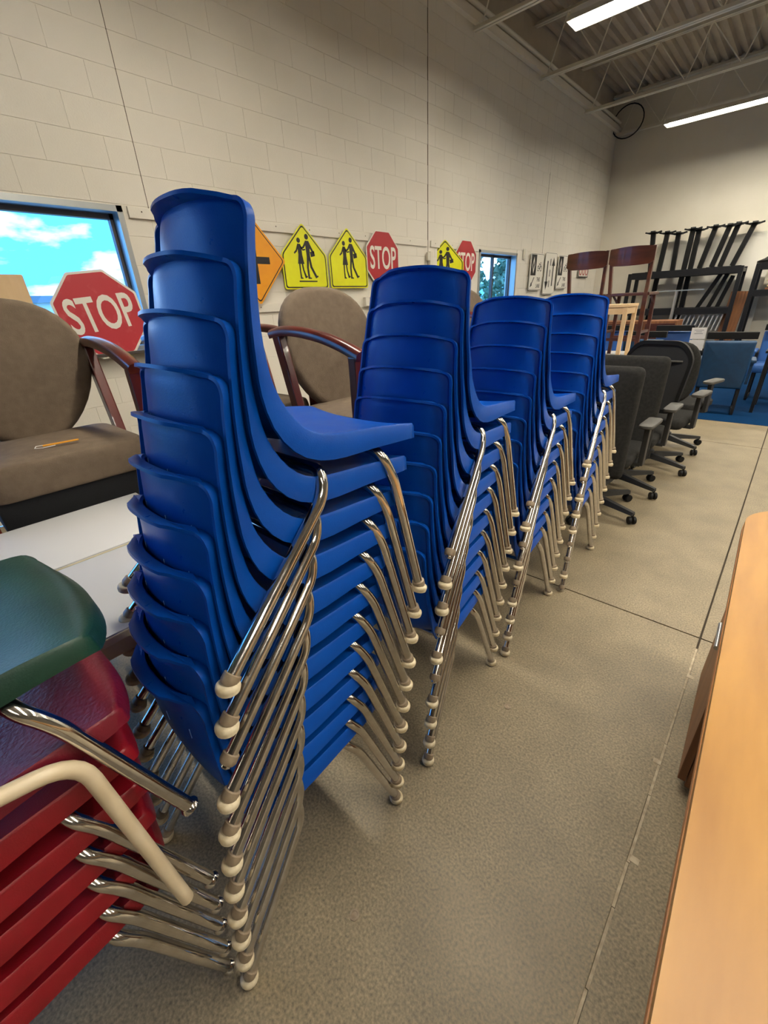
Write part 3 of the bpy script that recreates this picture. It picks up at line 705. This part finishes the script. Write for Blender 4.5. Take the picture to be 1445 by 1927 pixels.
m = MB(); m.box((0, 0, 0), (.04, .07, .16), ch=.006); tag(m.build('sensor_box', 'light_body', None, 0, (WX+.025, 8.42, 2.10)), 'small white box on the wall right of the far window', 'box')

# ------------------------------------------------------------------ maple desk at the right
dk = thing('maple_desk', 'honey maple desk with rounded corner and drawer pedestal at lower right', 'desk', (.048, .9, 0), (0, 0, .029))
Wd, ya, yb = .78, -1.15, .83
top = [(0, ya), (Wd, ya), (Wd, yb)]
corner = [(.30-.30*math.sin(a)*1.0, yb-.20+.20*math.cos(a)) for a in [PI/2*k/14 for k in range(15)]]
poly = top+corner
m = MB(); m.prism(poly, .722, .7405, 0); m.build('top', ['maple'], dk)
c0 = np.array([.4, 0]); pin = [(x+(.004 if x < .2 else 0), y) for x, y in poly]
m = MB(); m.ring([(x-(.0015 if x < .2 else 0), y) for x, y in poly], [(x+.02*(1 if x < .3 else -1), y-(.02 if y > .7 else 0)) for x, y in poly], .7065, .7215); m.build('edge_band', 'maple_edge', dk)
MB().box((.33, .50, .36), (.54, .50, .69), ch=.004).build('pedestal', 'wood_mid', dk)
d = MB().box((.048, .50, .37), (.02, .51, .66), ch=.003).build('drawer', 'wood_mid', dk)
m = MB(); m.tube([(.012, .22, .56), (.012, .33, .56)], .006, 10)
for s in (.235, .315): m.tube([(.012, s, .56), (.04, s, .56)], .004, 8)
m.build('handle', 'steel', d, 40)
for yy in (ya+.06, yb-.30): MB().box((.60, yy, .355), (.06, .06, .71), ch=.004).build('leg', 'wood_mid', dk)

# ------------------------------------------------------------------ office chairs
def office_base(t, ang0, r=.33):
    m = MB(); m.lathe([(.045, .07), (.05, .075), (.045, .14), (.028, .15), (.028, .26), (.018, .26), (.018, .40)], 16); m.build('gas_lift', 'office_plastic', t, 40)
    for k in range(5):
        a = ang0+2*PI*k/5; d = Vector((math.cos(a), math.sin(a), 0)); m = MB()
        vs = []
        for s, w_, z0_, z1_ in ((.03, .05, .075, .125), (.18, .042, .07, .105), (r, .034, .062, .085)):
            p = d*s; nrm = Vector((-d.y, d.x, 0)); vs += [p+nrm*w_/2+Vector((0, 0, z0_)), p-nrm*w_/2+Vector((0, 0, z0_)), p-nrm*w_*.35+Vector((0, 0, z1_)), p+nrm*w_*.35+Vector((0, 0, z1_))]
        m.add(vs, [(0, 3, 2, 1), (8, 9, 10, 11)]+[(b*4+j, b*4+(j+1) % 4, b*4+4+(j+1) % 4, b*4+4+j) for b in (0, 1) for j in range(4)])
        lg = m.build('base_leg', 'office_plastic', t)
        c = MB(); ax = Vector((-d.y, d.x, 0)) if k % 2 else Vector((d.x*.6-d.y*.8, d.y*.6+d.x*.8, 0)); q = Vector((0, 0, 1)).rotation_difference(ax).to_matrix(); p = d*(r-.005)+Vector((0, 0, .0265))
        for s in (-1, 1): c.lathe([(.006, -.009), (.024, -.009), (.0265, -.005), (.0265, .005), (.024, .009), (.006, .009)], 16, p+ax*s*.014, q)
        c.tube([p+Vector((0, 0, .01)), p+Vector((0, 0, .045))], .008, 8); c.build('caster', 'black', lg, 40)
def task_chair(label, x, y, rz, kind, ang0, seat_z=.46):
    t = thing('office_chair', label, 'office chair', (x, y, 0), (0, 0, rz), 'office chairs in a row'); office_base(t, ang0-rz)
    sq = rpoly([(-.25, -.22), (.25, -.22), (.24, .24), (-.24, .24)], .06, 4); m = MB(); vs = []; N_ = len(sq); Ls = [(seat_z-.07, .94), (seat_z-.05, 1), (seat_z-.015, 1), (seat_z, .96), (seat_z+.006, .85)]
    for zz, sc in Ls: vs += [(a*sc, b*sc, zz) for a, b in sq]
    m.add(vs, [(i*N_+j, i*N_+(j+1) % N_, (i+1)*N_+(j+1) % N_, (i+1)*N_+j) for i in range(4) for j in range(N_)]+[tuple(range(N_))[::-1], tuple(4*N_+j for j in range(N_))]); m.build('seat', 'office_fabric', t, 50)
    MB().box((0, 0, seat_z-.085), (.2, .3, .05), ch=.01).build('mechanism', 'office_plastic', t)
    if kind == 'fabric':
        po = rpoly([(-.235, .34), (.235, .34), (.245, 1.0), (-.245, 1.0)], .045, 4); m = pad(po, -.035, .035, .1)
        b = m.build('backrest', 'office_fabric', t, 60, (0, -.255, .0)); 
        MB().box((0, -.20, .36), (.09, .12, .04), ch=.008).build('back_bracket', 'office_plastic', t)
    elif kind == 'mesh':
        po = rpoly([(-.19, .52), (.19, .52), (.235, .93), (.15, 1.04), (-.15, 1.04), (-.235, .93)], .06, 5); pi_ = [(a*.9, .79+(b-.79)*.9) for a, b in po]
        m = MB(); m.ring(po, pi_, -.018, .018); m.v = [(a, -.27-c+.35*a*a, b) for a, b, c in m.v]; m.build('back_frame', 'black', t, 40)
        m = MB(); m.prism(pi_, -.002, .002); m.v = [(a, -.27-c, b) for a, b, c in m.v]; m.build('back_mesh', 'mesh_black', t)
        m = MB(); m.tube([(-.17, -.275, .90), (0, -.31, .905), (.17, -.275, .90)], .007, 8); m.build('lumbar_bar', 'arm_pad', t, 40)
        m = MB(); m.tube(fillet([(0, -.10, .38), (0, -.30, .40), (0, -.33, .60), (0, -.30, .80)], .08), .022, 10); m.build('spine', 'office_plastic', t, 40)
    else:
        po = [(.225*math.copysign(abs(math.cos(a))**.6, math.cos(a)), .72+.26*math.copysign(abs(math.sin(a))**.7, math.sin(a))) for a in [2*PI*k/28 for k in range(28)]]
        m = pad(po, -.03, .03, .1); m.v = [(a, b+.9*a*a, c) for a, b, c in m.v]; m.build('backrest', 'office_fabric', t, 60, (0, -.26, 0))
        MB().bar((0, -.1, .38), (0, -.30, .62), .07, .02).build('back_bracket', 'office_plastic', t)
    for s in (-1, 1):
        m = MB(); m.bar((s*.20, -.02, seat_z-.075), (s*.275, -.02, seat_z-.075), .06, .02); m.bar((s*.275, -.02, seat_z-.08), (s*.275, -.03, .63), .055, .03, ch=.005); ar = m.build('arm', 'office_plastic', t)
        q = rpoly([(-.04, -.13), (.04, -.13), (.045, .12), (-.035, .12)], .03, 4); m = MB(); vs = []; N_ = len(q)
        for zz, sc in ((.63, .9), (.637, 1), (.65, 1), (.656, .9)): vs += [(s*.275+a*sc, b*sc, zz) for a, b in q]
        m.add(vs, [(i*N_+j, i*N_+(j+1) % N_, (i+1)*N_+(j+1) % N_, (i+1)*N_+j) for i in range(3) for j in range(N_)]+[tuple(range(N_))[::-1], tuple(3*N_+j for j in range(N_))]); m.build('arm_pad', 'arm_pad', ar, 50)
    return t
def ang(cx, cy, kx, ky): return math.atan2(ky-cy, kx-cx)
task_chair('charcoal fabric office chair closest to the blue stacks', -.80, 2.98, 0, 'fabric', ang(-.80, 2.98, -.454, 2.87))
task_chair('charcoal fabric office chair second in the row, just behind the closest one', -.78, 3.50, .0, 'fabric', ang(-.78, 3.50, -.468, 3.378))
task_chair('black office chair with a framed mesh back, third in the row', -.70, 4.13, -.12, 'mesh', ang(-.70, 4.13, -.427, 4.012))
task_chair('dark office chair with a rounded back, farthest in the row', -.70, 4.80, -.25, 'round', ang(-.70, 4.80, -.408, 4.617))

# ------------------------------------------------------------------ table with counter stools and a small table on it
def simple_table(name, label, loc, size, topm, legm, cat='table', lw=.05, ap=.07, th=.025, rz=0, inset=.04):
    sx, sy, sz = size; t = thing(name, label, cat, loc, (0, 0, rz))
    MB().box((0, 0, sz-th/2), (sx, sy, th), ch=.003).build('top', topm, t)
    m = MB()
    for s in (-1, 1): m.box((0, s*(sy/2-inset), sz-th-ap/2), (sx-2*inset, .02, ap)); m.box((s*(sx/2-inset), 0, sz-th-ap/2), (.02, sy-2*inset, ap))
    m.build('apron', legm, t)
    for a in (-1, 1):
        for b in (-1, 1): MB().bar((a*(sx/2-inset), b*(sy/2-inset), sz-th), (a*(sx/2-inset), b*(sy/2-inset), 0), lw, lw, ch=.003).build('leg', legm, t)
    return t
simple_table('work_table', 'white table behind the blue stacks carrying the wooden stools', (-1.72, 5.35, 0), (1.5, 1.3, .74), 'table_white', 'dark_metal')
simple_table('small_table', 'small pale wooden table standing on the white table by the stools', (-1.46, 4.93, .7402), (.46, .36, .535), 'wood_pale', 'wood_pale', lw=.035, ap=.06, inset=.022)
def stool(label, x, y, rz):
    t = thing('counter_stool', label, 'stool', (x, y, .7402), (0, 0, rz), 'wooden stools on the white table'); sz = .63; hw = .19
    MB().box((0, .02, sz-.015), (.41, .40, .03), ch=.008).build('seat', 'walnut', t)
    for s in (-1, 1):
        MB().bar((s*(hw-.01), -.17, 0), (s*(hw-.02), -.175, sz), .035, .04, ch=.004).build('leg', 'walnut', t)
        MB().bar((s*(hw-.02), -.175, sz-.01), (s*hw, -.245, 1.03), .042, .03, ch=.004).build('back_post', 'walnut', t)
        MB().bar((s*(hw-.01), .19, 0), (s*(hw-.02), .185, sz-.03), .035, .035, ch=.004).build('leg', 'walnut', t)
        MB().bar((s*(hw-.012), -.17, .25), (s*(hw-.012), .19, .25), .02, .025).build('stretcher', 'walnut', t)
        m = MB(); m.tube([(s*(hw-.012), .18, .52), (s*(hw-.012), .10, .56), (s*(hw-.012), .0, .60)], .012, 6); m.build('brace', 'walnut', t, 40)
    for yy in (-.17, .19): MB().bar((-hw, yy, .18), (hw, yy, .18), .02, .03).build('stretcher', 'walnut', t)
    m = MB(); n = 13; vs = []
    for i in range(n):
        u = -1+2*i/(n-1); x_ = u*.205; yb_ = -.245-.03*(1-u*u); zt = 1.035-.012*u*u-(.012 if abs(u) > .99 else 0); zb_ = .915+.01*u*u+(.02 if abs(u) > .99 else 0)
        zb_ -= .045; vs += [(x_, yb_, zt), (x_, yb_-.02, zt), (x_, yb_-.014, zb_), (x_, yb_+.006, zb_)]
    m.add(vs, [(i*4+j, i*4+(j+1) % 4, i*4+4+(j+1) % 4, i*4+4+j) for i in range(n-1) for j in range(4)]+[(0, 1, 2, 3), (4*n-1, 4*n-2, 4*n-3, 4*n-4)]); m.build('crest_rail', 'walnut', t, 40)
stool('dark wooden counter stool on the white table, left of the two', -1.86, 5.56, .03); stool('dark wooden counter stool on the white table, right of the two', -1.415, 5.52, .0)

# ------------------------------------------------------------------ blue chairs on the carpet
def lounge(label, x, y, rz, front='blue_vinyl'):
    t = thing('blue_chair', label, 'chair', (x, y, .004), (0, 0, rz), 'blue upholstered chairs on the carpet')
    m = pad(rpoly([(-.22, .30), (.22, .30), (.235, .83), (-.235, .83)], .02, 3), -.03, .03, .1); m.build('backrest', front, t, 50, (0, -.22, 0), (R_(4), 0, 0))
    MB().box((0, -.19, .875), (.47, .06, .075), ch=.006).build('top_band', 'black', t)
    MB().box((0, .02, .40), (.46, .46, .10), ch=.03).build('seat', front, t, 50)
    for s in (-1, 1):
        m = MB(); m.bar((s*.2, -.2, .36), (s*.2, -.24, .02), .03, .03); m.bar((s*.2, .2, .36), (s*.2, .22, .02), .03, .03); m.bar((s*.2, -.25, .015), (s*.2, .24, .015), .03, .03); m.build('leg_frame', 'dark_metal', t)
        m = MB(); m.bar((s*.26, -.2, .60), (s*.26, .16, .60), .05, .03, ch=.01); m.bar((s*.26, .15, .60), (s*.26, .12, .30), .03, .03); m.build('arm', front, t)
lounge('dark blue upholstered chair seen from behind at the carpet edge', -.56, 6.72, .08)
lounge('lighter blue upholstered chair facing the camera, left of the price card', -1.35, 7.65, PI, 'blue_light')
lounge('lighter blue upholstered chair facing the camera at the right picture edge', -.10, 7.75, PI, 'blue_light')
lounge('blue upholstered chair behind the wooden stools', -2.15, 7.75, PI, 'blue_light')
lounge('dark blue upholstered chair behind the mesh office chair', -1.45, 6.85, .0)
simple_table('black_table', 'black table between the blue chairs at the right edge', (.06, 7.0, .004), (.55, .6, .70), 'black', 'dark_metal', lw=.035, ap=.03)
pc = thing('price_card', 'white price card stuck between the blue chairs', 'card', (-.93, 6.95, .93), (R_(6), 0, 0))
m = MB(); m.box((0, 0, -.06), (.16, .002, .135)); m.box((0, 0, -.20), (.16, .002, .125)); m.build('sheet', 'paper', pc)
m = MB()
for zz, ww in ((-.022, .10), (-.04, .06), (-.062, .09)): m.box((0, -.0013, zz), (ww, .0006, .006))
m.build('print', 'grey_print', pc); MB().bar((.0, .006, -.93), (.0, .006, -.02), .008, .008).build('post', 'steel', pc)
# white papers on the black table
tag(MB().box((0, 0, 0), (.22, .30, .03), ch=.002).build('paper_stack', 'paper', None, 0, (-.06, 6.95, .7192)), 'stack of white paper on the black table at the right', 'paper')

# ------------------------------------------------------------------ rack and table bases by the back wall
YR = 11.55
def rk(X, Y, y): return at(1150+X/4.898, 400+Y/4.898, 1, y)
a = rk(165, 570, YR); b = rk(1225, 490, YR); rx0, rx1, rz1 = a.x, b.x, (a.z+b.z)/2
sh = rk(700, 915, YR).z
rack1 = t = thing('storage_rack', 'black metal rack full of table parts by the back wall', 'rack', ((rx0+rx1)/2, YR+.3, .004)); hw = (rx1-rx0)/2
for sx in (-1, 1):
    for yy in (-.3, .3): MB().box((sx*(hw-.03), yy, rz1/2), (.07, .06, rz1)).build('post', 'dark_metal', t)
for zz in (rz1-.06, sh, .12):
    m = MB()
    for yy in (-.3, .3): m.box((0, yy, zz), (2*hw-.06, .05, .11))
    for sx in (-1, 1): m.box((sx*(hw-.03), 0, zz), (.05, .6, .06))
    m.build('beam', 'dark_metal', t)
for zz in (rz1+.004, sh+.06, .18): MB().box((0, 0, zz), (2*hw-.1, .56, .015)).build('shelf', 'dark_metal', t)
cols = [((390, 190), (380, 305)), ((520, 190), (445, 510)), ((622, 195), (567, 510)), ((757, 155), (672, 505)), ((812, 162), (735, 490)), ((965, 132), (825, 480)), ((1095, 122), (945, 455)), ((1175, 105), (1020, 455)), ((1325, 100), (1130, 460))]
names = ['first', 'second', 'third', 'fourth', 'fifth', 'sixth', 'seventh', 'eighth', 'ninth']
for i, (p, q) in enumerate(cols):
    yy = 12.02+.09*(i % 3); P = rk(*p, yy); Q = rk(*q, yy); d = (P-Q).normalized(); zb_ = .03 if i in (1, 3, 4) else rz1+.034; B = P-d*((P.z-zb_)/d.z)
    t = thing('pedestal_stand', 'black table column with flared top leaning by the back wall, %s from the left' % names[i], 'stand', B, group='table columns by the back wall')
    MB().bar((0, 0, 0), P-B, .085, .085, ch=.006).build('column', 'black', t)
    m = MB(); e = P-B; m.box(e, (.16, .14, .03))
    for sx, sy in ((1, .1), (-1, .1), (.1, -1), (-.1, 1)): m.bar(e+Vector((0, 0, -.02)), e+Vector((sx*.15, sy*.12, .02)), .09, .026)
    m.build('flared_top', 'black', t)
    MB().box((0, 0, -.012), (.16, .16, .024)).build('foot_plate', 'black', t)
for i, (p, q) in enumerate([((1015, 560), (785, 885)), ((1075, 560), (885, 885)), ((1125, 580), (965, 885))]):
    yy = YR+.28+.05*i; P = rk(*p, yy); Q = rk(*q, yy); m = MB(); m.bar((0, 0, 0), P-Q, .07, .07, ch=.005, mi=0); m.bar((-.10, 0, .0), (.10, 0, .01), .04, .012); 
    tag(m.build('steel_strut', 'black', None, 0, Q), 'black strut leaning inside the rack, %s from the left' % names[i], 'strut', 'black struts in the rack')
for i in range(11):
    X = 585+i*42; P = rk(X+22, 945, YR+.1); Q = rk(X-45, 1085, YR+.1); m = MB(); m.bar((0, 0, 0), P-Q, .075, .02)
    tag(m.build('white_batten', 'paper', None, 0, Q), 'white batten leaning in the lower rack, %s from the left' % (names+['tenth', 'last'])[i], 'batten', 'white battens in the lower rack')
P = rk(605, 725, YR-.15); m = MB(); m.tube([(0, 0, 0), (0, 0, P.z-.004)], .03, 12); tag(m.build('steel_pole', 'steel', None, 40, (P.x, YR-.15, .004)), 'shiny steel pole standing in front of the rack', 'pole')
P = rk(400, 730, YR-.05); Q = rk(860, 706, YR-.05); m = MB(); m.bar((0, 0, 0), Q-P, .04, .02); m.build('cross_bar', 'alu', rack1, 0, P-rack1.location)
# planks and the second rack at the right
for i in range(4):
    P = rk(1140+i*30, 730, YR+.2); m = MB(); m.bar((0, 0, 0), (.06, .3, P.z), .13, .025); tag(m.build('plank', 'wood_mid', None, 0, (P.x-.06, YR+.0, .006)), 'brown plank leaning beside the rack, %s from the left' % names[i], 'plank', 'brown planks beside the rack')
a = rk(1345, 470, YR); t = thing('storage_rack', 'second black rack at the right picture edge holding stacked boards', 'rack', (a.x+.75, YR+.3, .004))
for sx in (-1, 1):
    for yy in (-.3, .3): MB().box((sx*.72, yy, a.z/2), (.07, .06, a.z)).build('post', 'dark_metal', t)
zs = rk(1400, 745, YR).z
for zz in (a.z-.05, zs, .14):
    m = MB()
    for yy in (-.3, .3): m.box((0, yy, zz), (1.4, .05, .10))
    m.build('beam', 'dark_metal', t); MB().box((0, 0, zz+.055), (1.38, .56, .012)).build('shelf', 'dark_metal', t)
for k in range(7):
    m = MB(); m.box((0, 0, 0), (1.0, .5, .03), ch=.002); tag(m.build('stacked_board', 'wood_pale' if k % 2 else 'wood_mid', None, 0, (a.x+.72+.02*(k % 3), YR+.3, .004+zs+.061+.017+k*.046)), 'wooden board on the right rack, %s from the bottom' % names[k], 'board', 'boards stacked on the right rack')
P = rk(1300, 465, YR+.2); m = MB(); m.lathe([(.30, 0), (.30, .03), (.20, .07), (.08, .16), (.05, .26), (.05, .40), (.001, .40)], 24); tag(m.build('flared_pedestal', 'black', None, 40, (P.x+.36, YR+.3, a.z+.019)), 'flared black pedestal on top of the right rack', 'pedestal')
tag(MB().box((0, 0, 1.17), (1.95, .02, 2.34), ch=.003).build('whiteboard', 's_white', None, 0, (-1.75, 12.29, .006), (R_(-2), 0, 0)), 'large whiteboard leaning on the back wall behind the table columns', 'whiteboard')
# dark cabinet far behind the stools
t = thing('wooden_cabinet', 'dark brown wooden cabinet behind the stools', 'cabinet', (-2.35, 9.6, .004)); MB().box((0, 0, .45), (1.5, .5, .9), ch=.004).build('body', 'wood_mid', t)
for s in (-.5, 0, .5):
    d = MB().box((s, -.258, .45), (.46, .018, .82), ch=.003).build('door', 'walnut', t); MB().box((s+.17, -.272, .75), (.02, .012, .09)).build('handle', 'steel', d)

# ------------------------------------------------------------------ outside the windows
tag(MB().box((-110, 10, -.62), (205, 300, .1)).build('lawn', 'grass'), 'grass outside the windows', None, kind='stuff')
t = thing('warehouse', 'long white building with grey roof seen through the big window', 'building', (-62, 14, -.57)); MB().box((0, 0, 1.9), (14, 60, 3.8)).build('wall', 'bld_white', t)
MB().box((0, 0, 4.05), (15, 61, .6)).build('roof', 'bld_roof', t)
for i, (y0_, z0_) in enumerate(((2, 5.2), (2, 5.8), (2, 6.5), (2, 7.4))):
    m = MB(); m.tube([(-26, -30+3*k, z0_+3+.0015*(k*3-24)**2) for k in range(24)], .018, 4); tag(m.build('power_line', 'wire'), 'thin power line across the sky, %s from the bottom' % names[i], 'power line', 'power lines')
def tree(label, x, y, h, r):
    t = thing('tree', label, 'tree', (x, y, -.57), group='trees outside the far window'); MB().tube([(0, 0, 0), (0, 0, h*.5)], [.14, .08], 8).build('trunk', 'wood_mid', t)
    m = MB(); n = 520
    for k in range(n):
        zz = random.random()**.8; rr = r*(1-zz)*random.uniform(.5, 1)+.1; a = random.uniform(0, 2*PI); p = Vector((rr*math.cos(a), rr*math.sin(a), .25*h+zz*h*.75)); s = random.uniform(.12, .28)
        e = Euler((random.uniform(0, 6), random.uniform(0, 6), 0)).to_matrix(); m.add([p+e @ Vector(v)*s for v in ((-1, -.5, 0), (1, -.5, 0), (0, 1, .3), (0, -.2, .6))], [(0, 1, 2), (0, 3, 1), (1, 3, 2)])
    o = m.build('foliage', 'leaf', t); o['kind'] = 'stuff'
for i, (x, y, h, r) in enumerate(((-13, 18.0, 5.6, 1.4), (-15, 21.4, 6.6, 1.7), (-12.5, 24.6, 5.8, 1.4), (-17, 27, 7.2, 1.8), (-19, 16.5, 5.6, 1.6), (-16.5, 32, 6.8, 2.0))): tree('leafy green tree outside the far window, %s planted' % names[i], x, y, h, r)
